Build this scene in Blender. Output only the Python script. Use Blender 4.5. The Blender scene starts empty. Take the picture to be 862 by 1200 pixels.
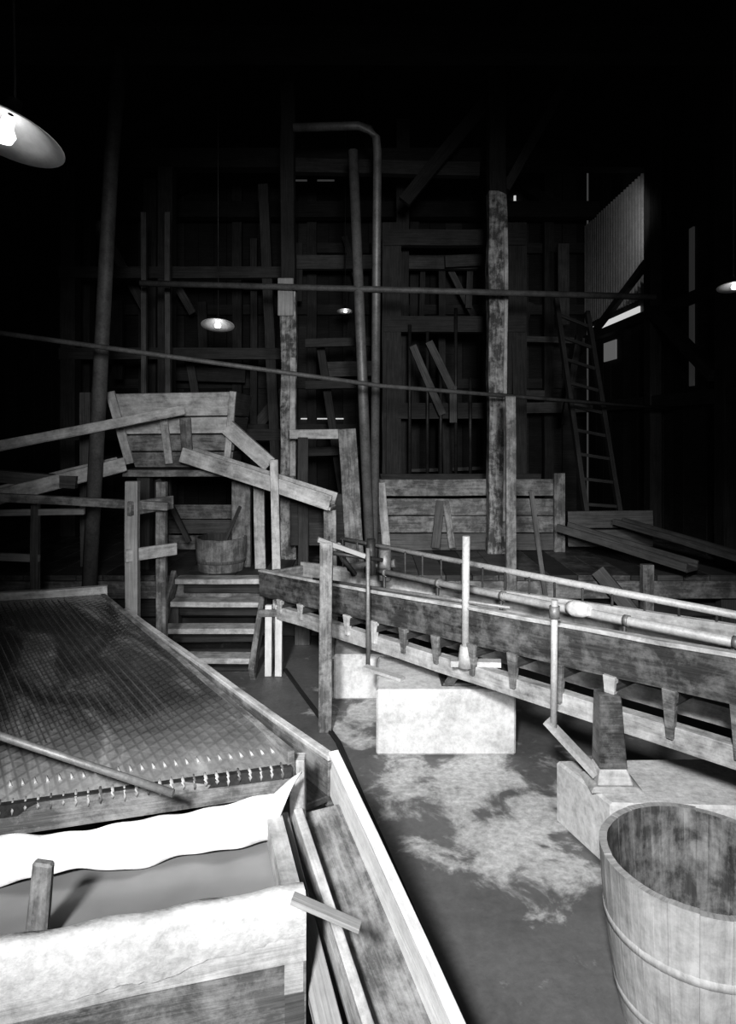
import bpy, math, random
from mathutils import Vector, Euler
random.seed(7)
V = Vector
sc = bpy.context.scene

# ---------------------------------------------------------------- materials
def nodes_of(name):
    m = bpy.data.materials.new(name); m.use_nodes = True
    nt = m.node_tree
    b = nt.nodes['Principled BSDF']
    return m, nt, b

def g(v, a=1.0): return (v, v, v, a)

def noise(nt, vec, scale, detail=5, rough=.6, dist=0):
    n = nt.nodes.new('ShaderNodeTexNoise')
    n.inputs['Scale'].default_value = scale
    n.inputs['Detail'].default_value = detail
    n.inputs['Roughness'].default_value = rough
    n.inputs['Distortion'].default_value = dist
    if vec is not None: nt.links.new(vec, n.inputs['Vector'])
    return n.outputs['Fac']

def ramp(nt, fac, stops):
    r = nt.nodes.new('ShaderNodeValToRGB')
    e = r.color_ramp.elements
    e[0].position, e[0].color = stops[0][0], g(stops[0][1])
    e[1].position, e[1].color = stops[-1][0], g(stops[-1][1])
    for p, c in stops[1:-1]:
        x = e.new(p); x.color = g(c)
    nt.links.new(fac, r.inputs['Fac'])
    return r.outputs['Color']

def mixc(nt, fac, a, b, mode='MIX'):
    m = nt.nodes.new('ShaderNodeMix'); m.data_type = 'RGBA'; m.blend_type = mode
    for val, sock in ((fac, m.inputs[0]), (a, m.inputs[6]), (b, m.inputs[7])):
        if isinstance(val, (int, float)):
            sock.default_value = val if sock == m.inputs[0] else g(val)
        elif isinstance(val, tuple): sock.default_value = val
        else: nt.links.new(val, sock)
    return m.outputs[2]

def math_(nt, op, a, b=None, clamp=False):
    m = nt.nodes.new('ShaderNodeMath'); m.operation = op; m.use_clamp = clamp
    for i, val in enumerate((a, b)):
        if val is None: continue
        if isinstance(val, (int, float)): m.inputs[i].default_value = val
        else: nt.links.new(val, m.inputs[i])
    return m.outputs[0]

def bump(nt, b, h, strength=.4, dist=.01):
    n = nt.nodes.new('ShaderNodeBump')
    n.inputs['Strength'].default_value = strength
    n.inputs['Distance'].default_value = dist
    nt.links.new(h, n.inputs['Height'])
    nt.links.new(n.outputs['Normal'], b.inputs['Normal'])

def wood(name, lo, hi, slime=None, amount=.5, rough=.75, stain=.5, soft=.13):
    """weathered timber: grain runs along U of each board, soft stains in 3-D"""
    m, nt, b = nodes_of(name)
    tc = nt.nodes.new('ShaderNodeTexCoord')
    mp = nt.nodes.new('ShaderNodeMapping'); mp.inputs['Scale'].default_value = (1.4, 38, 1)
    nt.links.new(tc.outputs['UV'], mp.inputs['Vector'])
    gr = noise(nt, mp.outputs[0], 2.0, 8, .65, .6)
    col = ramp(nt, gr, [(.3, lo), (.5, (lo+hi)*.5), (.7, hi)])
    st = noise(nt, tc.outputs['Object'], 2.6, 7, .7)
    stc = ramp(nt, st, [(.32, 1-stain), (.64, 1.0)])
    col = mixc(nt, 1.0, col, stc, 'MULTIPLY')
    if slime is not None:
        sn = noise(nt, tc.outputs['Object'], 7.0, 8, .75, .2)
        mp2 = nt.nodes.new('ShaderNodeMapping'); mp2.inputs['Scale'].default_value = (2.2, 14, 1)
        nt.links.new(tc.outputs['UV'], mp2.inputs['Vector'])
        s2 = noise(nt, mp2.outputs[0], 2.0, 6, .65)
        sn = math_(nt, 'ADD', math_(nt, 'MULTIPLY', sn, .65), math_(nt, 'MULTIPLY', s2, .35))
        c = .5+(.5-amount)*.3
        f = ramp(nt, sn, [(c-soft, 0), (c+soft, 1)])
        col = mixc(nt, f, col, slime)
    nt.links.new(col, b.inputs['Base Color'])
    b.inputs['Roughness'].default_value = rough
    bump(nt, b, gr, .5, .006)
    return m

def stone(name, lo, hi, scale=4, rough=.85, bs=.5):
    m, nt, b = nodes_of(name)
    tc = nt.nodes.new('ShaderNodeTexCoord')
    a = noise(nt, tc.outputs['Object'], scale, 8, .7)
    c = noise(nt, tc.outputs['Object'], scale*9, 5, .7)
    col = ramp(nt, a, [(.35, lo), (.6, hi)])
    col = mixc(nt, .35, col, ramp(nt, c, [(.35, lo*.7), (.6, hi)]))
    nt.links.new(col, b.inputs['Base Color'])
    b.inputs['Roughness'].default_value = rough
    bump(nt, b, c, bs, .01)
    return m

def metal(name, lo, hi, rough=.5, met=.3):
    m = stone(name, lo, hi, 7, rough, .2)
    m.node_tree.nodes['Principled BSDF'].inputs['Metallic'].default_value = met
    return m

def emis(name, s, c=1.0):
    m, nt, b = nodes_of(name)
    b.inputs['Base Color'].default_value = g(.3)
    b.inputs['Emission Color'].default_value = g(c)
    b.inputs['Emission Strength'].default_value = s
    return m

W_BLACK = wood('wood_near_black', .015, .05, rough=.85)  # near-black timber; also darkens upper posts in place of fading light
W_DARK = wood('wood_dark', .025, .095)
W_MID = wood('wood_grey', .07, .21)
W_MIDS = wood('wood_grey_stained', .08, .21, .44, .30, soft=.11)
W_PALE = wood('wood_pale', .28, .52, stain=.4)
W_SLIME = wood('wood_slimed', .17, .34, .66, .55, stain=.4, soft=.12)
W_WHITE = wood('wood_whitened', .42, .66, .8, .6, stain=.15)
W_WET = wood('wood_wet', .04, .11, .27, .30, rough=.42, soft=.10)
W_POST = wood('wood_post_patchy', .06, .16, .5, .42, soft=.07)
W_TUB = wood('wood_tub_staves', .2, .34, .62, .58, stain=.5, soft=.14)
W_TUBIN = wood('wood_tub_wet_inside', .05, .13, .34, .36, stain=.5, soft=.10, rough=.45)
CONC = stone('concrete_block_pale', .42, .82, 3.2)
SLM = stone('caked_grey_slime', .36, .7, 4, .6, .4)
IRON = metal('iron_dark', .025, .08)
PIPED = metal('pipe_dark', .07, .18, .6, .1)  # darker tone of the grey pipe
PIPE = metal('pipe_grey', .14, .3, .5)
PIPEL = metal('pipe_pale', .38, .62, .5, .1)
CANVAS = stone('canvas_white', .5, .85, 3.5, .9, .35)
ENAMEL = stone('enamel_white', .8, .9, 2, .3, .02)
DROP = stone('water_drop_pale', .4, .6, 20, .15, .02)
SHADE = metal('enamel_shade_outer', .02, .05, .5)
BULB = emis('bulb_glow', 3)
DAY = emis('daylight_gap', .5)
DAYD = emis('daylight_dim_gap', .04)  # dim daylight through a slit in the boards
CORR = metal('corrugated_iron_grey', .35, .55, .55, .1)

# liquid
LIQ, nt, b = nodes_of('milky_pulp_liquid')
tc = nt.nodes.new('ShaderNodeTexCoord')
n1 = noise(nt, tc.outputs['Object'], 2.5, 4, .5)
nt.links.new(ramp(nt, n1, [(.35, .19), (.65, .27)]), b.inputs['Base Color'])
b.inputs['Roughness'].default_value = .2
bump(nt, b, noise(nt, tc.outputs['Object'], 9, 3, .5), .08, .01)

# wet deck
DECK, nt, b = nodes_of('wet_deck_linoleum')
tc = nt.nodes.new('ShaderNodeTexCoord')
n1 = noise(nt, tc.outputs['Object'], 2.4, 7, .62, .8)
n2 = noise(nt, tc.outputs['Object'], 12, 4, .6, .5)
suv = nt.nodes.new('ShaderNodeSeparateXYZ'); nt.links.new(tc.outputs['UV'], suv.inputs[0])
ca = math_(nt, 'SINE', math_(nt, 'MULTIPLY', math_(nt, 'ADD', suv.outputs[1], math_(nt, 'MULTIPLY', suv.outputs[0], .8)), 2*math.pi/.05))
cb = math_(nt, 'SINE', math_(nt, 'MULTIPLY', suv.outputs[0], 2*math.pi/.0355))
grid = math_(nt, 'MAXIMUM', ca, cb)
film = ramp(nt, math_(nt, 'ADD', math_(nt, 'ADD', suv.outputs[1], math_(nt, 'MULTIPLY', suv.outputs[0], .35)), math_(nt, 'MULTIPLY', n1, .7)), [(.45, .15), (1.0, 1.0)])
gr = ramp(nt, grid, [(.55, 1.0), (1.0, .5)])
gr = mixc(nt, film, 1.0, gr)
mps = nt.nodes.new('ShaderNodeMapping'); mps.inputs['Scale'].default_value = (3.2, .9, 1); mps.inputs['Rotation'].default_value = (0, 0, .5)
nt.links.new(tc.outputs['UV'], mps.inputs['Vector'])
strk = noise(nt, mps.outputs[0], 1.6, 6, .6, 1.2)
base = ramp(nt, strk, [(.36, .03), (.52, .07), (.64, .19), (.72, .34)])
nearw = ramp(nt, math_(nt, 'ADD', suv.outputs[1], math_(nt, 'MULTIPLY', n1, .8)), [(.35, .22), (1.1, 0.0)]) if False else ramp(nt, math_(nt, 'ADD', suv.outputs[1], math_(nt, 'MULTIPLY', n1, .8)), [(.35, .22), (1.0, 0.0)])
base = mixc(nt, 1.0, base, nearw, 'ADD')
nt.links.new(mixc(nt, 1.0, base, gr, 'MULTIPLY'), b.inputs['Base Color'])
b.inputs['Roughness'].default_value = .18
b.inputs['Specular IOR Level'].default_value = .9
hh = math_(nt, 'ADD', math_(nt, 'MULTIPLY', grid, .15), n2)
bump(nt, b, hh, .4, .015)
RIF = metal('riffle_wet', .05, .13, .25, 0)

# floor
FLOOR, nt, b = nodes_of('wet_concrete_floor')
tc = nt.nodes.new('ShaderNodeTexCoord')
O = tc.outputs['Object']
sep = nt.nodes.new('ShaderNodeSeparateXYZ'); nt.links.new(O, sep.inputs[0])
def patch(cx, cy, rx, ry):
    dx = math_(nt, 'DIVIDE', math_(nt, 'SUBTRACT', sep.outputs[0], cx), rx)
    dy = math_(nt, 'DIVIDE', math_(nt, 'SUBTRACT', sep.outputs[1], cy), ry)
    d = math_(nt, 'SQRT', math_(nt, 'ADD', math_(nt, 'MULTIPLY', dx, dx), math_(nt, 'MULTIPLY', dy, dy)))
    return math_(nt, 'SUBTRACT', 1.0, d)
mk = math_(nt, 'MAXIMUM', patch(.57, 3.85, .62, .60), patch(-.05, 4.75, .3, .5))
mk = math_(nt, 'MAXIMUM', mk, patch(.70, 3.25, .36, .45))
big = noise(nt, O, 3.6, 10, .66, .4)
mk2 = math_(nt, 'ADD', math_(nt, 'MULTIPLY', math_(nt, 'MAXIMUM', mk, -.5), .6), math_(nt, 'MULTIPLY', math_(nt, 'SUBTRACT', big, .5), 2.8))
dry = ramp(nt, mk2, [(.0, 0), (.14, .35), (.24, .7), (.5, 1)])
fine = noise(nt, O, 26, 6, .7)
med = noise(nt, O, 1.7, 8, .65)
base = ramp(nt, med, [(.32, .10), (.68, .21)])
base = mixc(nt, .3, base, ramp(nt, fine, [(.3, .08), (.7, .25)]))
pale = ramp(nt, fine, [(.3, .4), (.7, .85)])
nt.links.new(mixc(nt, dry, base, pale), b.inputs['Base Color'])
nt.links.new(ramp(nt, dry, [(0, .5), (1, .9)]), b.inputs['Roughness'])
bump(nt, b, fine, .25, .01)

# ---------------------------------------------------------------- mesh builder
class MB:
    def __init__(s): s.v = []; s.f = []; s.uv = []; s.mi = []; s.mats = []; s.sm = []
    def m(s, mat):
        if mat not in s.mats: s.mats.append(mat)
        return s.mats.index(mat)
    def face(s, idx, uv, mat, smooth=False):
        s.f.append(idx); s.uv.append(uv); s.mi.append(s.m(mat)); s.sm.append(smooth)
    def beam(s, p0, p1, w, t, mat, up=None, jit=.003, taper=1.0):
        p0 = V(p0); p1 = V(p1); a = p1-p0; L = a.length; a.normalize()
        if up is None: up = (0, 1, 0) if abs(a.z) > .85 else (0, 0, 1)
        side = a.cross(V(up)).normalized(); nu = side.cross(a).normalized()
        n = max(1, min(12, int(L/.35)))
        base = len(s.v); ou = random.random()*20; ov = random.random()*20
        for i in range(n+1):
            k = i/n; c = p0+a*(L*k)
            sc_ = 1+(taper-1)*k
            c = c + side*random.uniform(-jit, jit)+nu*random.uniform(-jit, jit)
            for sx, sy in ((-1, -1), (1, -1), (1, 1), (-1, 1)):
                s.v.append(c+side*(sx*w/2*sc_+random.uniform(-jit, jit)*.5)+nu*(sy*t/2*sc_+random.uniform(-jit, jit)*.5))
        per = [0, w, w+t, 2*w+t, 2*w+2*t]
        for i in range(n):
            for j in range(4):
                j2 = (j+1) % 4
                u0 = L*i/n+ou; u1 = L*(i+1)/n+ou
                s.face((base+i*4+j, base+i*4+j2, base+(i+1)*4+j2, base+(i+1)*4+j),
                       ((u0, per[j]+ov), (u0, per[j+1]+ov), (u1, per[j+1]+ov), (u1, per[j]+ov)), mat)
        s.face((base+3, base+2, base+1, base), ((ou, ov), (ou+w*.1, ov), (ou+w*.1, ov+t), (ou, ov+t)), mat)
        e = base+n*4
        s.face((e, e+1, e+2, e+3), ((ou, ov), (ou+w*.1, ov), (ou+w*.1, ov+t), (ou, ov+t)), mat)
        return s
    def hexa(s, c, mat):
        """8 corners: 0-3 bottom ccw, 4-7 top ccw"""
        b = len(s.v); s.v += [V(x) for x in c]
        ou = random.random()*20
        for q in ((3, 2, 1, 0), (4, 5, 6, 7), (0, 1, 5, 4), (1, 2, 6, 5), (2, 3, 7, 6), (3, 0, 4, 7)):
            l1 = (V(c[q[1]])-V(c[q[0]])).length; l2 = (V(c[q[2]])-V(c[q[1]])).length
            s.face(tuple(b+i for i in q), ((ou, ou), (ou+l1, ou), (ou+l1, ou+l2), (ou, ou+l2)), mat)
        return s
    def box(s, x0, x1, y0, y1, z0, z1, mat):
        return s.hexa([(x0, y0, z0), (x1, y0, z0), (x1, y1, z0), (x0, y1, z0), (x0, y0, z1), (x1, y0, z1), (x1, y1, z1), (x0, y1, z1)], mat)
    def tube(s, pts, r, mat, n=12):
        pts = [V(p) for p in pts]; base = len(s.v)
        rs = r if isinstance(r, (list, tuple)) else [r]*len(pts)
        for i, p in enumerate(pts):
            a = (pts[min(i+1, len(pts)-1)]-pts[max(i-1, 0)]).normalized()
            up = V((0, 1, 0)) if abs(a.z) > .8 else V((0, 0, 1))
            x = a.cross(up).normalized(); y = x.cross(a)
            for j in range(n):
                t = 2*math.pi*j/n
                s.v.append(p+(x*math.cos(t)+y*math.sin(t))*rs[i])
        for i in range(len(pts)-1):
            for j in range(n):
                k = (j+1) % n
                s.face((base+i*n+j, base+i*n+k, base+(i+1)*n+k, base+(i+1)*n+j), ((0, 0), (0, .1), (.3, .1), (.3, 0)), mat, True)
        s.face(tuple(base+j for j in reversed(range(n))), tuple((0, 0) for _ in range(n)), mat)
        e = base+(len(pts)-1)*n
        s.face(tuple(e+j for j in range(n)), tuple((0, 0) for _ in range(n)), mat)
        return s
    def lathe(s, c, prof, mats, n=32, rot=None, smooth=True, close=False):
        c = V(c); base = len(s.v)
        for r, z in prof:
            for j in range(n):
                t = 2*math.pi*j/n
                p = V((r*math.cos(t), r*math.sin(t), z))
                if rot is not None: p = rot @ p
                s.v.append(c+p)
        for i in range(len(prof)-1):
            mt = mats[i] if isinstance(mats, list) else mats
            for j in range(n):
                k = (j+1) % n
                s.face((base+i*n+j, base+i*n+k, base+(i+1)*n+k, base+(i+1)*n+j),
                       ((prof[i][1], j*.05), (prof[i][1], (j+1)*.05), (prof[i+1][1]+.01, (j+1)*.05), (prof[i+1][1]+.01, j*.05)), mt, smooth)
        return s
    def build(s, name, bevel=0.0):
        me = bpy.data.meshes.new(name)
        me.from_pydata([tuple(x) for x in s.v], [], s.f)
        for m in s.mats: me.materials.append(m)
        ul = me.uv_layers.new(name='UVMap')
        for pi, p in enumerate(me.polygons):
            p.material_index = s.mi[pi]; p.use_smooth = s.sm[pi]
            for j in range(p.loop_total): ul.data[p.loop_start+j].uv = s.uv[pi][j]
        me.update()
        o = bpy.data.objects.new(name, me); sc.collection.objects.link(o)
        if bevel > 0:
            bv = o.modifiers.new('worn_edges', 'BEVEL'); bv.width = bevel; bv.segments = 1
            bv.limit_method = 'ANGLE'
        return o

# ---------------------------------------------------------------- room shell
XL, XR, YB, ZC = -4.6, 3.6, 11.2, 6.4
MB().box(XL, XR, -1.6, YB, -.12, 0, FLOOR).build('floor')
a = MB()
x = XL
while x < XR-.01:
    w = min(random.uniform(.2, .3), XR-x)
    a.box(x, x+w-.008, YB+random.uniform(0, .02), YB+.08, 0, ZC, random.choice([W_BLACK, W_BLACK, W_DARK])); x += w
a.box(XL, XR, YB+.09, YB+.14, 0, ZC, W_BLACK)
a.build('wall_back')
for nm, X, sgn in (('wall_left', XL, -1), ('wall_right', XR, 1)):
    a = MB(); y = -1.6
    while y < YB-.01:
        w = min(random.uniform(.2, .32), YB-y)
        x0, x1 = sorted((X+sgn*random.uniform(0, .02), X+sgn*.08))
        a.box(x0, x1, y, y+w-.006, 0, ZC, random.choice([W_BLACK, W_BLACK, W_DARK])); y += w
    a.box(min(X+sgn*.09, X+sgn*.13), max(X+sgn*.09, X+sgn*.13), -1.6, YB, 0, ZC, W_BLACK)
    a.build(nm)
a = MB(); y = -1.6
while y < YB-.01:
    w = min(.3, YB-y); a.box(XL-.15, XR+.15, y, y+w-.008, ZC, ZC+.06, W_BLACK); y += w
a.box(XL-.15, XR+.15, -1.6, YB+.15, ZC+.065, ZC+.1, W_BLACK)
a.build('ceiling')
a = MB()
for y in (1.2, 3.6, 6.0, 8.6, 10.6):
    a.beam((XL+.03, y, 5.35), (XR-.03, y, 5.35), .2, .24, W_BLACK)
    a.beam((-3.4, y, 5.4), (-1.9, y, ZC-.04), .12, .14, W_BLACK)
    a.beam((2.9, y, 5.4), (1.6, y, ZC-.04), .12, .14, W_BLACK)
for x in (-3.2, -1.6, 0, 1.6, 3.0):
    a.beam((x, -1.5, ZC-.1), (x, YB-.04, ZC-.1), .12, .18, W_BLACK)
a.build('roof_truss')

a = MB()
for z in (2.7, 3.9, 5.5):
    a.beam((XL+.05, YB-.08, z), (XR-.05, YB-.08, z), .1, .16, W_DARK)
a.beam((-.9, YB-.08, 4.9), (XR-.05, YB-.08, 4.9), .1, .16, W_DARK)
for x in (-3.6, -2.1, -.9, .75, 2.9):
    a.beam((x, YB-.2, .66), (x, YB-.2, 6.1), .15, .13, W_DARK)
a.build('girt_framing')

a = MB(); b0 = len(a.v); N = 320
for i in range(N+1):
    y = 8.4+2.65*i/N; xx = XR-.07+.03*math.sin(i*math.pi*2/12)
    a.v.append(V((xx, y, 3.66))); a.v.append(V((xx, y, 5.25)))
for i in range(N):
    a.face((b0+2*i, b0+2*i+1, b0+2*i+3, b0+2*i+2), ((0, 0),)*4, CORR, True)
a.build('corrugated_iron_panel')
a = MB()
for y in (5.0, 6.6, 8.3):
    a.beam((XR-.14, y, 0.66 if y > 6 else 0), (XR-.14, y, 6.1), .14, .18, W_DARK if y > 6 else W_BLACK)
a.beam((XR-.13, 5.0, 3.38), (XR-.13, 11, 3.38), .12, .10, W_DARK)
a.beam((XR-.13, 5.0, 2.3), (XR-.13, 11, 2.3), .12, .14, W_DARK)
a.beam((XR-.2, 8.35, 4.0), (XR-.2, 11.0, 3.2), .07, .09, W_DARK)
a.beam((XR-.2, 6.7, 2.5), (XR-.2, 8.2, 3.4), .1, .12, W_DARK)
a.build('stud_framing')

def pane(n, x0, x1, y0, y1, z0, z1, m=None):
    MB().box(x0, x1, y0, y1, z0, z1, m or DAY).build('daylight_opening_%d' % n)  # glowing plates for daylight through small windows and gaps in the boards
pane(1, XR-.03, XR-.01, 9.85, 10.35, 2.98, 3.26, emis('daylight_hazy_pane', .10))
pane(2, XR-.03, XR-.01, 7.5, 7.60, 2.45, 4.2, emis('daylight_faint_pane', .02))
pane(3, 2.385, 2.42, YB-.04, YB-.01, 5.65, 5.78)
pane(4, -1.2, -.55, YB-.04, YB-.01, 6.02, 6.04, DAYD)
pane(5, -4.37, -4.33, YB-.04, YB-.01, 5.2, 5.4)
pane(6, -1.1, -.4, YB-.04, YB-.01, 2.12, 2.14)
pane(7, XR-.03, XR-.01, 9.0, 11.0, 3.51, 3.59, DAY)

# ---------------------------------------------------------------- raised platform
a = MB(); x = XL+.03
while x < XR-.1:
    w = min(.24, XR-.04-x); a.box(x, x+w-.006, 6.2, YB-.3, .60, .65, random.choice([W_DARK, W_WET, W_MID])); x += w
a.beam((XL+.03, 6.24, .52), (XR-.04, 6.24, .52), .12, .16, W_MIDS)
for x in (-4.2, -3.2, -2.4, -1.8, -.6, .4, 1.4, 2.4, 3.3):
    a.beam((x, 6.3, 0), (x, 6.3, .6), .14, .12, W_MID)
for z in (.12, .3):
    a.beam((XL+.03, 6.42, z), (XR-.05, 6.42, z), .03, .17, W_DARK)
a.build('timber_platform', .004)

# stairs
a = MB()
for y, z in ((5.5, .16), (5.73, .325), (5.95, .49), (6.09, .655)):
    a.beam((-1.70, y, z-.02), (-.93, y, z-.02), .17, .045, W_SLIME)
    a.beam((-1.66, y+.07, z-.1), (-.96, y+.07, z-.1), .02, .11, W_DARK)
for x in (-1.73, -.91):
    a.beam((x, 5.36, .05), (x, 6.12, .66), .045, .16, W_MIDS)
a.build('wooden_stairs', .004)

# tall posts
a = MB()
a.beam((-.81, 7.0, .65), (-.81, 7.0, 3.4), .16, .16, W_POST, jit=.008)
a.beam((-.81, 7.0, 3.35), (-.83, 7.0, 6.2), .14, .15, W_BLACK, jit=.008)  # upper length blackened to stand in for light fading upwards
a.beam((-.83, 6.9, 3.12), (-.83, 6.9, 3.5), .16, .04, W_PALE)
a.beam((-.76, 6.9, 1.5), (-.76, 6.9, 2.7), .06, .03, W_SLIME)
a.build('timber_post', .006)
a = MB()
a.beam((1.37, 7.3, .65), (1.37, 7.3, 4.5), .19, .18, W_POST, jit=.01)
a.beam((1.37, 7.3, 4.45), (1.36, 7.3, 6.2), .18, .18, W_BLACK, jit=.01)  # black wood paints the unlit top of this post
a.beam((1.44, 7.19, 1.0), (1.46, 7.19, 4.1), .04, .03, W_SLIME, jit=.012)
a.build('timber_post', .006)
MB().beam((1.28, 6.1, 0), (1.27, 6.1, 2.27), .09, .05, W_MIDS).build('scaffold_board', .004)
a = MB()
for x in (-3.9, -3.0, .45):
    a.beam((x, 9.4, .65), (x+.03, 9.4, 6.2), .18, .18, W_DARK)
a.build('timber_post', .006)

# pipes
MB().tube([(-.15, 6.8, 4.75), (.02, 6.8, .65)], .052, PIPE).build('down_pipe')
MB().tube([(-.75, 6.85, 5.0), (-.1, 6.85, 5.02), (.02, 6.85, 4.98), (.08, 6.85, 4.9), (.095, 6.85, 4.75), (.06, 6.85, .65)], .044, PIPE).build('down_pipe')
MB().tube([(-2.1, 5.8, 5.2), (-2.18, 5.8, 4.25), (-2.4, 5.8, 0)], .062, PIPED).build('down_pipe')
MB().tube([(-2.3, 6.9, 3.45), (.4, 6.75, 3.35), (2.9, 6.9, 3.31)], .032, PIPED).build('overhead_pipe')
MB().tube([(-3.0, 4.85, 2.72), (.105, 6.0, 2.36), (3.5, 7.8, 2.2)], .02, PIPED, 8).build('long_service_pipe')
for x in (-2.45, -2.19):
    MB().beam((x, 7.5, .66), (x-.01, 7.5, 4.35), .055, .05, W_MID).build('upright_stick')

# ---------------------------------------------------------------- hopper
a = MB()
def lerp(p, q, t): return V(p).lerp(V(q), t)
bt = [(-2.15, 6.38, 1.62), (-1.3, 6.38, 1.62), (-1.3, 6.95, 1.62), (-2.15, 6.95, 1.62)]
tp = [(-2.33, 6.22, 2.31), (-1.2, 6.22, 2.33), (-1.2, 7.1, 2.33), (-2.33, 7.1, 2.31)]
cuts = [0, .22, .45, .68, 1.0]
for k in range(4):
    i0, i1 = cuts[k], cuts[k+1]-.02
    for s_, e_ in ((0, 1), (1, 2), (2, 3), (3, 0)):
        p0 = lerp(bt[s_], tp[s_], i0); p1 = lerp(bt[e_], tp[e_], i0)
        q0 = lerp(bt[s_], tp[s_], i1); q1 = lerp(bt[e_], tp[e_], i1)
        nrm = (p1-p0).cross(q0-p0).normalized()*.03
        if s_ == 0:
            ext = V((random.uniform(.0, .05), 0, 0)); p0 -= ext; q0 -= ext; p1 += ext; q1 += ext
        a.hexa([p0, p1, p1-nrm, p0-nrm, q0, q1, q1-nrm, q0-nrm], [W_MIDS, W_MIDS, W_SLIME, W_SLIME][k] if s_ == 0 else W_MID)
a.beam((-1.83, 6.3, 1.66), (-1.86, 6.2, 2.1), .07, .03, W_SLIME)
a.beam((-1.66, 6.3, 1.66), (-1.66, 6.2, 2.08), .1, .03, W_MIDS)
a.beam((-2.2, 6.32, 1.66), (-2.34, 6.2, 2.32), .08, .04, W_SLIME)
a.beam((-1.3, 6.3, 1.66), (-1.22, 6.17, 2.32), .06, .04, W_SLIME)
a.beam((-2.25, 6.45, 1.57), (-1.15, 6.45, 1.57), .4, .06, W_MIDS)
a.beam((-2.12, 6.5, .65), (-2.12, 6.5, 1.54), .12, .12, W_DARK)
a.beam((-1.22, 6.6, .65), (-1.22, 6.6, 1.54), .18, .08, W_MIDS)
a.beam((-2.12, 7.0, .65), (-2.12, 7.0, 1.6), .12, .12, W_DARK)
a.beam((-1.3, 7.0, .65), (-1.3, 7.0, 1.6), .12, .12, W_DARK)
a.beam((-2.0, 6.5, 1.5), (-1.7, 6.5, .9), .05, .04, W_DARK)
a.build('ore_hopper', .004)
MB().beam((-2.72, 6.6, .65), (-2.73, 6.6, 2.33), .1, .05, W_MID).build('wood_board')

def trough(name, p0, p1, w, h, mat, t=.03, m2=None):
    p0 = V(p0); p1 = V(p1); ax = (p1-p0).normalized(); side = ax.cross(V((0, 0, 1))).normalized()
    a = MB()
    a.beam(p0, p1, w, t, m2 or mat)
    for s_ in (-1, 1):
        a.beam(p0+side*s_*w/2+V((0, 0, h/2-.01)), p1+side*s_*w/2+V((0, 0, h/2-.01)), t, h, mat)
    a.build(name, .004); return a
trough('wooden_launder', (-3.4, 5.35, 1.72), (-1.62, 6.0, 2.12), .16, .08, W_SLIME)
trough('wooden_launder', (-3.4, 5.2, 1.28), (-2.2, 6.1, 1.62), .2, .12, W_SLIME)
trough('wooden_launder', (-1.62, 6.1, 1.70), (-.3, 5.88, 1.30), .22, .13, W_SLIME)
MB().beam((-1.27, 6.17, 2.0), (-.88, 6.14, 1.66), .05, .14, W_SLIME).build('wood_board')
MB().beam((-3.3, 5.6, 1.62), (-2.45, 5.75, 1.53), .1, .1, W_MID).build('wood_board')
MB().beam((-.31, 5.9, 0), (-.33, 5.9, 1.28), .11, .05, W_MIDS).build('launder_prop', .003)
MB().beam((-.76, 5.82, 0), (-.80, 5.82, 1.72), .07, .05, W_SLIME).build('launder_prop', .003)
MB().beam((-1.02, 6.5, .65), (-1.04, 6.5, 1.5), .1, .05, W_SLIME).build('launder_prop', .003)
a = MB()
a.beam((-.12, 6.5, .65), (-.2, 6.5, 1.98), .17, .04, W_MIDS)
a.beam((-.75, 6.53, 1.93), (-.12, 6.53, 1.93), .04, .09, W_SLIME)
a.beam((-.62, 6.53, .65), (-.62, 6.53, 1.9), .1, .04, W_DARK)
a.beam((-.75, 6.6, 1.1), (-.12, 6.6, 1.1), .03, .5, W_DARK)
a.build('timber_door_frame', .004)

# rack at the left
a = MB()
a.beam((-1.69, 4.9, 0), (-1.69, 4.9, 1.61), .09, .07, W_PALE)
a.beam((-1.57, 5.2, 0), (-1.57, 5.2, 1.58), .075, .06, W_MIDS)
a.beam((-3.0, 5.0, 1.5), (-1.45, 4.96, 1.42), .05, .06, W_MIDS)
a.beam((-1.72, 4.84, 1.08), (-1.45, 5.16, 1.08), .03, .09, W_SLIME)
a.beam((-1.7, 4.84, 1.42), (-1.5, 5.24, 1.42), .03, .1, W_MIDS)
a.beam((-2.58, 5.3, 0), (-2.58, 5.3, 1.42), .06, .05, W_MID)
a.beam((-3.1, 5.3, 1.0), (-2.55, 5.3, .98), .04, .06, W_PALE)
a.beam((-3.0, 5.3, 1.33), (-2.2, 5.3, 1.34), .04, .05, W_PALE)
a.build('timber_rack', .004)

a = MB()
for i, z in enumerate((.75, .92, 1.08)):
    a.beam((-2.3, 7.4, z), (-1.4, 7.4, z), .03, .15, [W_MIDS, W_MID, W_MIDS][i])
a.build('plank_partition')

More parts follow.
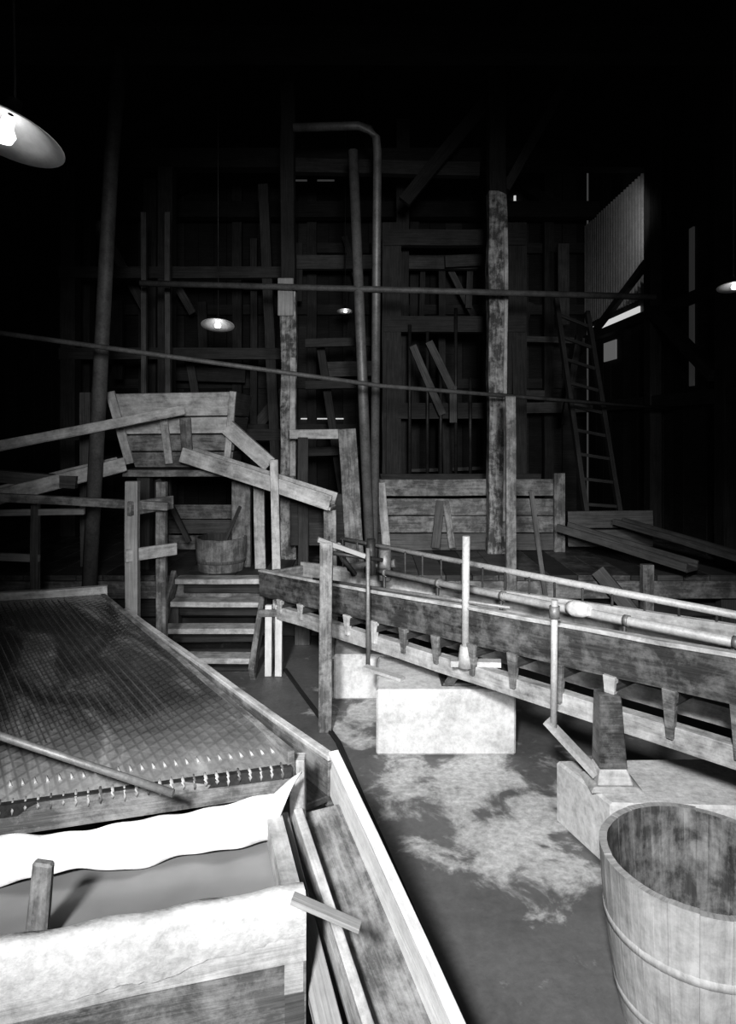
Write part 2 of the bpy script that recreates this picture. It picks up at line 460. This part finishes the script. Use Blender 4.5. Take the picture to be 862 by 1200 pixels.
def tub(name, c, rt, rb, h, mo, mi_, n=24, t=.025, hoops=(.25, .75), fill=.15, hm=None, gap=.012):
    a = MB(); c = V(c)
    for i in range(n):
        a0 = 2*math.pi*i/n; a1 = 2*math.pi*(i+1)/n-gap*rt/.3
        dz = random.uniform(-.004, .004)
        K = 5
        def ring(r, z):
            return [c+V((r*math.cos(a0+(a1-a0)*k/2), r*math.sin(a0+(a1-a0)*k/2), z)) for k in range(3)]
        prof = []
        for k in range(K+1):
            f = k/K; prof.append((rb+(rt-rb)*f+.012*math.sin(f*math.pi)*rt/.3, h*f+(dz if k == K else 0)))
        outer = [ring(r, z) for r, z in prof]; inner = [ring(r-t, z) for r, z in prof]
        b = len(a.v); ov = random.random()*10
        for rg in outer: a.v += rg
        for rg in inner: a.v += rg
        I = lambda s_, k, j: b+s_*(K+1)*3+k*3+j
        for k in range(K):
            u0, u1 = h*k/K+ov, h*(k+1)/K+ov
            for j in range(2):
                uv = ((u0, j*.04+ov), (u0, j*.04+.04+ov), (u1, j*.04+.04+ov), (u1, j*.04+ov))
                a.face((I(0, k, j), I(0, k, j+1), I(0, k+1, j+1), I(0, k+1, j)), uv, mo)
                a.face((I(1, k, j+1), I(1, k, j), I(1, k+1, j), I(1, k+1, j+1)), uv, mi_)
            a.face((I(0, k, 0), I(0, k+1, 0), I(1, k+1, 0), I(1, k, 0)), uv, mo)
            a.face((I(0, k, 2), I(1, k, 2), I(1, k+1, 2), I(0, k+1, 2)), uv, mo)
        for j in range(2):
            a.face((I(0, K, j), I(0, K, j+1), I(1, K, j+1), I(1, K, j)), uv, W_PALE if mo is W_TUB else mo)
            a.face((I(0, 0, j+1), I(0, 0, j), I(1, 0, j), I(1, 0, j+1)), uv, mo)
    for hz in hoops:
        r = rb+(rt-rb)*hz+.012*math.sin(hz*math.pi)*rt/.3
        a.lathe(c, [(r-.001, h*hz-.014), (r+.002, h*hz-.013), (r+.003, h*hz+.013), (r, h*hz+.014)], hm or PIPE, 40)
    zf = h*fill; rf = rb+(rt-rb)*fill-t*.6
    b = len(a.v)
    for j in range(32): a.v.append(c+V((rf*math.cos(j*math.pi/16), rf*math.sin(j*math.pi/16), zf)))
    a.face(tuple(range(b, b+32)), tuple((0, 0) for _ in range(32)), mi_)
    return a.build(name)
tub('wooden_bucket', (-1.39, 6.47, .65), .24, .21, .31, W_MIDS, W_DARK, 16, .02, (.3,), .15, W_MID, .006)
MB().beam((-1.42, 6.42, .75), (-1.2, 6.42, 1.25), .03, .02, W_DARK).build('stirring_stick')

# ---------------------------------------------------------------- mid-back bin
a = MB()
for i, z in enumerate((.75, .94, 1.13, 1.34)):
    a.beam((.13, 7.42, z), (2.1, 7.42, z), .04, .18, [W_MID, W_MIDS, W_MIDS, W_MIDS][i])
    a.beam((.13, 8.3, z), (2.1, 8.3, z), .04, .18, W_DARK)
    a.beam((.13, 7.42, z), (.13, 8.3, z), .04, .18, W_MID)
a.beam((2.06, 7.36, .65), (2.06, 7.36, 1.5), .12, .05, W_MIDS)
a.beam((.2, 7.36, .65), (.14, 7.36, 1.4), .09, .05, W_SLIME)
a.beam((.72, 7.3, .7), (.78, 7.38, 1.2), .09, .03, W_MID)
a.beam((.9, 7.3, .7), (.84, 7.38, 1.2), .07, .03, W_MIDS)
a.build('plank_bin', .004)
MB().beam((1.63, 6.0, 0), (1.46, 6.12, 1.42), .04, .03, W_MID).build('leaning_stick')

a = MB()
for x in (.3, 1.9):
    a.beam((x, 8.8, .65), (x, 8.8, 4.6), .24, .24, W_DARK)
    a.beam((x, 8.8, 3.6), (x, 8.5, .7), .14, .14, W_DARK)
for z in (2.2, 3.3, 4.4):
    a.beam((.2, 8.72, z), (2.0, 8.72, z), .14, .2, W_DARK)
for i in range(7):
    x = .55+i*.19+random.uniform(-.03, .03)
    a.tube([(x, 8.6, 1.35), (x, 8.6, 2.4+random.uniform(0, 1.2))], .022, IRON, 8)
a.beam((.55, 8.45, 3.0), (.92, 8.45, 2.15), .09, .05, W_MID)
a.beam((.75, 8.45, 3.05), (1.05, 8.45, 2.45), .09, .05, W_MID)
a.beam((1.05, 8.45, 2.5), (1.05, 8.45, 2.05), .09, .05, W_MID)
a.build('stamp_mill_battery')

a = MB()
for x in (-3.7, -2.5):
    a.beam((x, 8.5, .65), (x, 8.5, 5.2), .18, .18, W_DARK)
for z in (1.9, 2.9, 3.9):
    a.beam((-3.8, 8.45, z), (-1.0, 8.45, z), .12, .14, W_DARK)
a.beam((-1.1, 8.5, .65), (-1.3, 8.5, 5.0), .12, .14, W_DARK)
a.beam((-.6, 8.7, 3.0), (-.3, 8.7, 1.0), .1, .1, W_DARK)
for z in (1.7, 2.5, 3.0):
    a.beam((-.75, 8.2, z), (.1, 8.2, z+.02), .08, .1, W_DARK)
a.build('timber_bent')
a = MB()
rc = random.Random(21)
for i in range(32):
    x = rc.uniform(-3.6, 3.0); y = rc.uniform(9.7, 10.7); z = rc.uniform(1.2, 4.6); L = rc.uniform(.5, 1.7)
    th = rc.choice([0, math.pi/2, rc.uniform(.9, 2.2)])+rc.uniform(-.05, .05)
    dx, dz = math.cos(th)*L/2, math.sin(th)*L/2
    a.beam((max(-4.3, x-dx), y, max(.7, z-dz)), (min(3.3, x+dx), y, min(6, z+dz)), rc.uniform(.05, .22), .05, rc.choice([W_DARK, W_MID]), up=(0, 1, 0))
for x in (-3.3, -1.7, .1, 1.1, 2.3):
    a.beam((x, 10.2, .65), (x, 10.2, 4.8), .1, .1, W_DARK)
a.build('scrap_timber_bracing')
a = MB()
a.beam((-1.0, 8.0, 5.05), (1.3, 8.0, 5.0), .12, .16, W_DARK)
a.beam((-1.2, 10.0, 4.4), (1.6, 10.0, 4.4), .12, .2, W_MID)
a.beam((.4, 7.6, 4.5), (1.3, 7.6, 5.6), .1, .14, W_BLACK)
a.beam((1.5, 7.5, 4.6), (2.3, 7.5, 6.0), .1, .14, W_DARK)
a.build('cross_beams')

# ladder
a = MB()
r0b, r0t = V((2.48, 7.6, .65)), V((2.30, 8.35, 3.56))
r1b, r1t = V((2.86, 7.6, .65)), V((2.68, 8.35, 3.4))
a.beam(r0b, r0t, .05, .09, W_DARK); a.beam(r1b, r1t, .05, .09, W_DARK)
for i in range(10):
    t = (i+.7)/10.4
    a.beam(r0b.lerp(r0t, t), r1b.lerp(r1t, t), .05, .035, W_DARK)
a.build('wooden_ladder')

# right-hand chute and boards
a = MB()
for z in (.8, 1.0):
    a.beam((2.15, 7.35, z), (3.0, 7.2, z+.03), .03, .18, W_MID)
a.build('plank_bin')
trough('wooden_launder', (2.02, 7.1, .93), (2.85, 6.0, .74), .18, .08, W_MID)
trough('wooden_launder', (2.6, 7.1, 1.0), (3.3, 5.7, .84), .14, .06, W_MID)
a = MB()
a.beam((2.05, 6.1, .72), (2.5, 5.95, .15), .05, .12, W_MID)
a.beam((2.47, 6.05, 0), (2.47, 6.05, .78), .1, .06, W_MIDS)
a.beam((3.2, 5.7, 0), (3.2, 5.7, .80), .1, .08, W_MID)
a.build('launder_trestle')

# ---------------------------------------------------------------- concrete blocks
def block(name, pts, z1):
    c = [(x, y, 0) for x, y in pts]+[(x, y, z1) for x, y in pts]
    o = MB().hexa(c, CONC).build(name, .012); return o
block('concrete_pedestal', [(.05, 4.15), (.90, 4.15), (.92, 4.75), (.07, 4.75)], .40)
block('concrete_pedestal', [(-.25, 5.0), (.3, 5.0), (.3, 5.5), (-.25, 5.5)], .33)
block('concrete_pedestal', [(1.09, 3.06), (2.4, 3.0), (2.4, 3.5), (.95, 3.46)], .31)

# ---------------------------------------------------------------- long launder / feed trough
U = V((.643, -.766, 0)); Nn = V((.766, .643, 0))
def LP(Y, off=0, z=0):
    return V((3.895-.84*Y, Y, 0))+Nn*off+V((0, 0, z))
ztop = lambda Y: 1.05-.09*(Y-2.82)
zbm = lambda Y: .58-.045*(Y-2.82)
Y0, Y1 = 5.70, 2.2
a = MB()
H = .20
a.beam(LP(Y0, 0, ztop(Y0)-H/2), LP(Y1, 0, ztop(Y1)-H/2), .04, H, W_WET)
a.beam(LP(Y0, -.005, ztop(Y0)+.008), LP(Y1, -.005, ztop(Y1)+.008), .055, .02, W_SLIME)
a.beam(LP(Y0, .42, ztop(Y0)-H/2+.03), LP(Y1, .42, ztop(Y1)-H/2+.03), .04, H, W_SLIME)
a.beam(LP(Y0, .21, ztop(Y0)-H+.03), LP(Y1, .21, ztop(Y1)-H+.03), .4, .03, W_WET)
a.beam(LP(Y0, .21, ztop(Y0)-H/2), LP(Y0-.03, .21, ztop(Y0)-H/2), .44, H, W_MIDS)
for off in (0.02, .42):
    a.beam(LP(Y0-.2, off, zbm(Y0)+.055), LP(Y1, off, zbm(Y1)+.055), .07, .10, W_SLIME)
Y = Y0-.25
while Y > Y1+.05:
    zt = ztop(Y)-H; zb = zbm(Y)
    a.hexa([LP(Y+.012, -.03, zb+.05), LP(Y-.012, -.03, zb+.05), LP(Y-.012, 0, zb+.05), LP(Y+.012, 0, zb+.05),
            LP(Y+.024, -.04, zt+.01), LP(Y-.024, -.04, zt+.01), LP(Y-.024, 0, zt+.01), LP(Y+.024, 0, zt+.01)], random.choice([W_SLIME, W_MIDS]))
    a.beam(LP(Y, -.02, zt-.03), LP(Y, .44, zt-.03), .06, .06, W_DARK)
    Y -= .22
Y = Y0-.3
while Y > Y1+.1:
    a.beam(LP(Y, .42, ztop(Y)), LP(Y, .42, 1.09), .012, .012, IRON)
    Y -= .14
launder = a.build('long_sluice_launder', .003)

a = MB()
a.tube([LP(5.3, .45, 1.08), LP(2.3, .45, 1.11)], .02, PIPEL)
a.build('hand_rail_pipe')
a = MB()
a.tube([LP(4.85, .22, .96), LP(2.2, .22, 1.07)], .024, PIPEL)
for Y in (4.7, 4.3, 3.9, 3.3, 2.9):
    z = .96+(4.85-Y)/2.65*.11
    a.tube([LP(Y, .22, z), LP(Y-.02, .22, z+.001)], .029, PIPE)
    a.tube([LP(Y, .22, z), LP(Y, .22, ztop(Y)-H+.03)], .012, IRON, 8)
a.tube([LP(3.54, .2, 1.03), LP(3.51, .2, 1.03), LP(3.47, .2, 1.035), LP(3.44, .2, 1.04)], [.03, .045, .042, .028], CANVAS, 12)
a.build('water_spray_pipe')
a = MB()
a.tube([LP(5.1, -.02, ztop(5.1)+.02), LP(3.7, -.02, ztop(3.7)+.05)], .011, PIPE, 8)
a.build('thin_feed_pipe')

MB().beam((-.285, 4.48, 0), (-.27, 4.5, 1.24), .085, .06, W_MIDS, jit=.005).build('support_board', .004)
a = MB()
a.beam((-.33, 4.5, 1.26), (-.02, 4.55, 1.14), .05, .03, W_PALE)
a.tube([(-.2, 4.6, 1.2), (-.18, 4.9, 1.05), (-.1, 5.1, .9)], .02, PIPE)
a.tube([(-.25, 4.55, 1.16), (.1, 4.6, 1.1)], .014, IRON, 8)
a.tube([(.02, 4.62, 1.0), (.02, 4.62, 1.24)], .03, IRON, 10)
a.tube([(.12, 4.9, .9), (.12, 4.9, 1.12)], .045, PIPE, 12)
a.tube([(-.15, 5.1, .95), (.2, 5.0, 1.0)], .03, PIPE, 10)
a.build('pipe_valve_assembly')
a = MB()
a.tube([(0, 4.5, 1.2), (0, 4.5, .42)], .014, PIPE, 8)
a.beam((-.02, 4.46, .43), (.22, 4.3, .41), .05, .02, PIPEL)
a.build('iron_stay_rod')
a = MB()
a.tube([(.565, 3.93, 1.37), (.56, 3.93, .66)], .022, PIPEL)
a.tube([(.56, 3.93, .74), (.56, 3.93, .62)], [.03, .05], PIPEL)
a.beam((.48, 3.95, .64), (.76, 3.9, .65), .06, .03, PIPEL)
a.beam((.56, 3.98, .63), (.5, 4.2, .42), .05, .03, PIPE)
a.build('pipe_standard')
a = MB()
a.tube([(.915, 3.35, 1.15), (.91, 3.35, .52)], .017, PIPEL, 10)
a.tube([(.915, 3.35, 1.06), (.915, 3.35, 1.12)], .026, PIPE, 10)
a.beam((.88, 3.37, .55), (1.08, 3.22, .36), .06, .025, PIPEL, up=(0, 0, 1))
a.build('pipe_standard')
a = MB()
cx, cy = 1.15, 3.24
def fr(z, w, d, dx=0): return [(cx-w/2+dx, cy-d/2, z), (cx+w/2+dx, cy-d/2, z), (cx+w/2+dx, cy+d/2, z), (cx-w/2+dx, cy+d/2, z)]
a.hexa(fr(.31, .25, .2)+fr(.33, .2, .16), W_SLIME)
a.hexa(fr(.33, .17, .15)+fr(.40, .13, .12, -.005), W_SLIME)
a.hexa(fr(.40, .13, .12, -.005)+fr(.74, .10, .1, -.015), W_WET)
a.build('launder_pedestal', .006)
a = MB()
cx, cy = .56, 4.3
a.hexa(fr(.40, .22, .2)+fr(.425, .2, .18), IRON)
a.hexa(fr(.425, .14, .13)+fr(.56, .09, .1), IRON)
a.build('launder_pedestal', .006)
a = MB()
for x in (-.80, -.72):
    a.beam((x, 5.48, 0), (x-.0, 5.52, .56), .055, .05, W_WHITE)
a.beam((-.88, 5.5, .5), (-.66, 5.5, .5), .03, .06, W_MIDS)
a.build('launder_trestle', .003)

# ---------------------------------------------------------------- shaking table
u = V((-.963, -.27, 0)).normalized(); v = V((-.27, .963, 0)).normalized()
N0 = V((-.26, 2.3, .9)); F0 = V((-1.71, 4.4, .92)); Wd = 2.25
a = MB(); b0 = len(a.v); NU, NV = 30, 30
for i in range(NU+1):
    for j in range(NV+1):
        p = N0.lerp(F0, j/NV)+u*(Wd*i/NU)
        p = p+V((0, 0, -.035*max(0, 1-j/3.0)**2))
        a.v.append(p)
UVd = lambda i, j: (Wd*i/NU, 2.55*j/NV)
for i in range(NU):
    for j in range(NV):
        q = b0+i*(NV+1)+j
        a.face((q, q+1, q+NV+2, q+NV+1), (UVd(i, j), UVd(i, j+1), UVd(i+1, j+1), UVd(i+1, j)), DECK, True)
low = V((0, 0, -.09))
def slab(p, q, h0, h1, t, mat):
    a.beam(V(p)+V((0, 0, (h0+h1)/2)), V(q)+V((0, 0, (h0+h1)/2)), t, h1-h0, mat)
slab(N0, N0+u*Wd, -.13, -.04, .03, W_MIDS)
slab(N0-v*.004, N0+u*Wd-v*.004, -.075, -.038, .028, IRON)
slab(F0+v*.02+V((.03,0,0)), F0+u*Wd+v*.02, -.06, .05, .035, W_SLIME)
slab(N0, F0, -.09, .006, .025, W_MIDS)
d = (F0-N0)
nr = 62
for i in range(nr):
    s0 = N0+u*(.03+i*.0355)
    e = s0+d*.97
    if i > 5:
        a.beam(s0+d*(.12+.05*random.random()), e+V((0, 0, .001)), .004, .006, RIF, jit=.0006)
    L_ = random.uniform(.6, 1.1); rr_ = random.uniform(.6, 1.0)
    a.tube([s0+d*.004+V((0, 0, -.033)), s0-v*.016+V((0, 0, -.042)), s0-v*.019+V((0, 0, -.042-.014*L_)), s0-v*.019+V((0, 0, -.042-.03*L_))], [.004*rr_, .0075*rr_, .0065*rr_, .002], DROP if i % 4 else PIPE, 6)
    a.tube([s0+d*.035+V((0, 0, -.012)), s0+d*.024+V((0, 0, -.02))], [.002, .005], PIPEL, 6)
for k in (.12, .5, .88):
    p = N0.lerp(F0, k)
    a.beam(p+low+u*.06, p+low+u*(Wd-.05), .1, .08, W_DARK)
    for s_ in (.25, 1.1, 2.0):
        q = p+u*s_; a.beam((q.x, q.y, 0), (q.x, q.y, .8), .12, .12, W_DARK)
a.beam(N0+d*.05+u*.2+V((0, 0, -.45)), F0+u*.2+V((0, 0, -.45)), .08, .2, W_DARK)
a.build('shaking_table')

# side gutter of the table
G0 = V((-1.60, 4.50, .70)); G1 = V((-.135, 2.56, .66))
gd = (G1-G0).normalized(); gs = gd.cross(V((0, 0, 1))).normalized()
if gs.x > 0: gs = -gs
a = MB()
a.beam(G0, G1, .03, .17, W_MIDS)
a.beam(G0+V((0, 0, .095)), G1+V((0, 0, .095)), .035, .02, W_SLIME)
a.beam(G0+gs*.06-V((0, 0, .05)), G1+gs*.06-V((0, 0, .05)), .12, .025, W_WET)
a.beam(G0+gs*.125+V((0, 0, -.02)), G1+gs*.125+V((0, 0, -.02)), .025, .1, W_MIDS)
for t in (.15, .75):
    p = G0.lerp(G1, t)+gs*.05; a.beam((p.x, p.y, 0), (p.x, p.y, .63), .07, .07, W_DARK)
a.build('side_gutter', .003)

# descending trough
R0, R1 = V((-.13, 2.57, .70)), V((.44, 1.40, .13))
L0, L1 = V((-.245, 2.33, .66)), V((.22, 1.32, .11))
a = MB()
a.beam(R0, R1, .03, .15, W_WHITE); a.beam(R0+V((0, 0, .078)), R1+V((0, 0, .078)), .04, .016, W_WHITE)
a.beam(L0, L1, .03, .12, W_SLIME)
a.beam((L0+R0)/2+V((.0, 0, -.06)), (L1+R1)/2+V((0, 0, -.06)), .22, .025, W_MIDS)
a.beam(L0+V((-.06, -.03, .03)), L1+V((-.12, -.03, .03)), .07, .03, W_PALE)
p = L0.lerp(L1, .3); a.beam((p.x+.05, p.y, 0), (p.x+.05, p.y, p.z-.16), .07, .05, W_DARK)
p = L0.lerp(L1, .8); a.beam((p.x+.05, p.y, 0), (p.x+.05, p.y, p.z-.16), .07, .05, W_DARK)
a.beam((-.245, 2.36, 0), (-.245, 2.36, .86), .05, .06, W_SLIME)
a.build('discharge_trough', .003)

# settling box
FR = V((-.165, 1.82, 0)); BW = .44; BL = 1.7
a = MB()
def wall(p, q, z0, z1, t, mat): a.beam(V((p.x, p.y, (z0+z1)/2)), V((q.x, q.y, (z0+z1)/2)), t, z1-z0, mat, jit=.004)
FRi = FR+v*.03
wall(FRi, FRi+u*BL, .58, .745, .06, W_SLIME)
wall(FRi, FRi+u*BL, .30, .575, .055, W_MIDS)
wall(FRi, FRi+u*BL, .0, .295, .055, W_MID)
BR = FR+v*BW
wall(BR, BR+u*BL, 0, .74, .05, W_MIDS)
wall(FR+u*.03, BR+u*.03, .5, .75, .05, W_SLIME)
wall(FR+u*.03, BR+u*.03, 0, .495, .05, W_MID)
wall(FR+u*(BL-.03), BR+u*(BL-.03), 0, .74, .05, W_MIDS)
c = [FR+u*.05+v*.05, FR+u*(BL-.05)+v*.05, BR+u*(BL-.05)-v*.02, BR+u*.05-v*.02]
b0 = len(a.v)
for p in c: a.v.append(V((p.x, p.y, .67)))
a.face((b0, b0+3, b0+2, b0+1), ((0, 0),)*4, LIQ)
b0 = len(a.v); NS = 120
for i in range(NS+1):
    p = FRi+u*(BL*i/NS); w1 = .030+.010*math.sin(i*.23)+.005*math.sin(i*.63)+random.uniform(0, .003); w0 = .034+random.uniform(0, .002)
    zz = .757+.004*math.sin(i*.4)
    lowz = .625+.018*math.sin(i*.11+1)+.006*math.sin(i*.43)+random.uniform(-.003, .003)
    for off, z in ((-w0+.003, lowz), (-w0-.003, .735), (-.02, zz), (.015, zz), (w1, .735), (w1+.004, .668)):
        q = p+v*off; a.v.append(V((q.x, q.y, z)))
for i in range(NS):
    for j in range(5):
        q = b0+i*6+j; a.face((q, q+6, q+7, q+1), ((0, 0),)*4, SLM, True)
a.beam(V((-.2, 1.80, .755)), V((-.02, 1.77, .705)), .035, .012, W_PALE)
a.build('settling_box')
MB().beam((-.865, 1.76, .55), (-.82, 1.73, .90), .06, .03, W_MIDS, taper=.85).build('wooden_paddle', .006)
MB().tube([(-1.6, 2.17, 1.16), (-.576, 2.02, .915)], .012, PIPE, 10).build('loose_rod')

# canvas apron
a = MB(); NU, NV = 140, 12
for i in range(NU+1):
    t = i/NU
    for j in range(NV+1):
        s_ = j/NV
        top = N0+u*(1.75*t-.03)-v*.05; top.z = .785-.02*t+.008*math.sin(t*15)+.014*max(0, math.sin(t*9+2.2))
        if t < .05: top.z += .06*(1-t/.05)
        bot = FR+v*(BW-.055-.02*math.sin(t*5+.5)-.008*math.sin(t*31))+u*(1.75*t+.05); bot.z = .685+.005*math.sin(t*17+2)
        p = top.lerp(bot, s_); p.z += .010*math.sin(s_*math.pi)+.005*math.sin(s_*5+t*26)+.003*math.sin(t*80+s_*7)
        p -= v*(.006*math.sin(t*45+s_*4)*s_)
        a.v.append(p)
for i in range(NU):
    for j in range(NV):
        q = i*(NV+1)+j
        a.face((q, q+1, q+NV+2, q+NV+1), ((0, 0),)*4, CANVAS, True)
o = a.build('canvas_apron')
sm = o.modifiers.new('thick', 'SOLIDIFY'); sm.thickness = .006

# ---------------------------------------------------------------- floor drain strip
a = MB()
a.beam((.40, 1.9, .008), (-.19, 4.32, .008), .03, .014, W_BLACK)
a.beam((-.19, 4.32, .008), (-.68, 5.6, .008), .03, .014, W_BLACK)
a.build('floor_drain_edging')

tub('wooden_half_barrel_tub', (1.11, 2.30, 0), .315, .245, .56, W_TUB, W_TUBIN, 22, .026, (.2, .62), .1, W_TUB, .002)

# ---------------------------------------------------------------- lamps
def lamp(c, r, rot, zc):
    c = V(c); R = Euler(rot).to_matrix()
    a = MB()
    prof = [(r*.12, r*.62), (r*.14, r*.42), (r*.3, r*.34), (r*.7, r*.15), (r, 0), (r*.985, -.004), (r*.69, r*.13), (r*.29, r*.31), (r*.05, r*.36)]
    a.lathe(c, prof, [SHADE]*4+[ENAMEL]*4, 36, R)
    a.lathe(c, [(.002, r*.3), (r*.1, r*.28), (r*.12, r*.12), (r*.2, r*.0), (r*.17, -r*.12), (r*.002, -r*.2)], BULB, 20, R)
    a.tube([c+R@V((0, 0, r*.6)), V((c.x, c.y, zc))], .006, IRON, 6)
    a.build('enamel_pendant_lamp')
lamp((-1.60, 3.0, 3.29), .26, (math.radians(-10), math.radians(14), 0), ZC)
lamp((-1.54, 7.0, 3.04), .17, (math.radians(-16), 0, 0), ZC)
lamp((-.3, 9.0, 3.52), .11, (math.radians(-12), 0, 0), ZC)
lamp((2.2, 4.1, 2.84), .10, (math.radians(-10), 0, 0), ZC)

# ---------------------------------------------------------------- light
def spot(loc, tgt, e, ang, blend, rad):
    l = bpy.data.lights.new('spot', 'SPOT'); l.energy = e; l.spot_size = math.radians(ang); l.spot_blend = blend; l.shadow_soft_size = rad
    o = bpy.data.objects.new('key_fill_spot', l); sc.collection.objects.link(o); o.location = loc
    o.rotation_euler = (V(tgt)-V(loc)).to_track_quat('-Z', 'Y').to_euler(); return o
spot((-.9, -2.4, 4.2), (.4, 3.5, .3), 2250, 44, .95, .3)
spot((.3, -1.4, 2.6), (-.1, 7.0, 1.9), 1200, 50, 1.0, .35)  # added fill, brightens the background timber
spot((2.9, 7.9, 4.7), (3.6, 9.9, 4.4), 11, 90, .8, .08)  # added unseen spot that brightens the corrugated panel

w = bpy.data.worlds.new('dim_interior'); sc.world = w; w.use_nodes = True
w.node_tree.nodes['Background'].inputs[0].default_value = g(1)
w.node_tree.nodes['Background'].inputs[1].default_value = .05

# ---------------------------------------------------------------- camera
cam = bpy.data.cameras.new('camera'); co = bpy.data.objects.new('camera', cam); sc.collection.objects.link(co)
co.location = (0, 0, 2.0); co.rotation_euler = (math.radians(90), 0, 0)
cam.sensor_fit = 'HORIZONTAL'; cam.sensor_width = 36; cam.lens = 36*800/862
cam.shift_y = -100/862
cam.clip_start = .05
sc.camera = co
sc.view_settings.view_transform = 'Standard'
for lk in ('Medium High Contrast', 'AgX - Medium High Contrast'):
    try:
        sc.view_settings.look = lk; break
    except Exception: pass
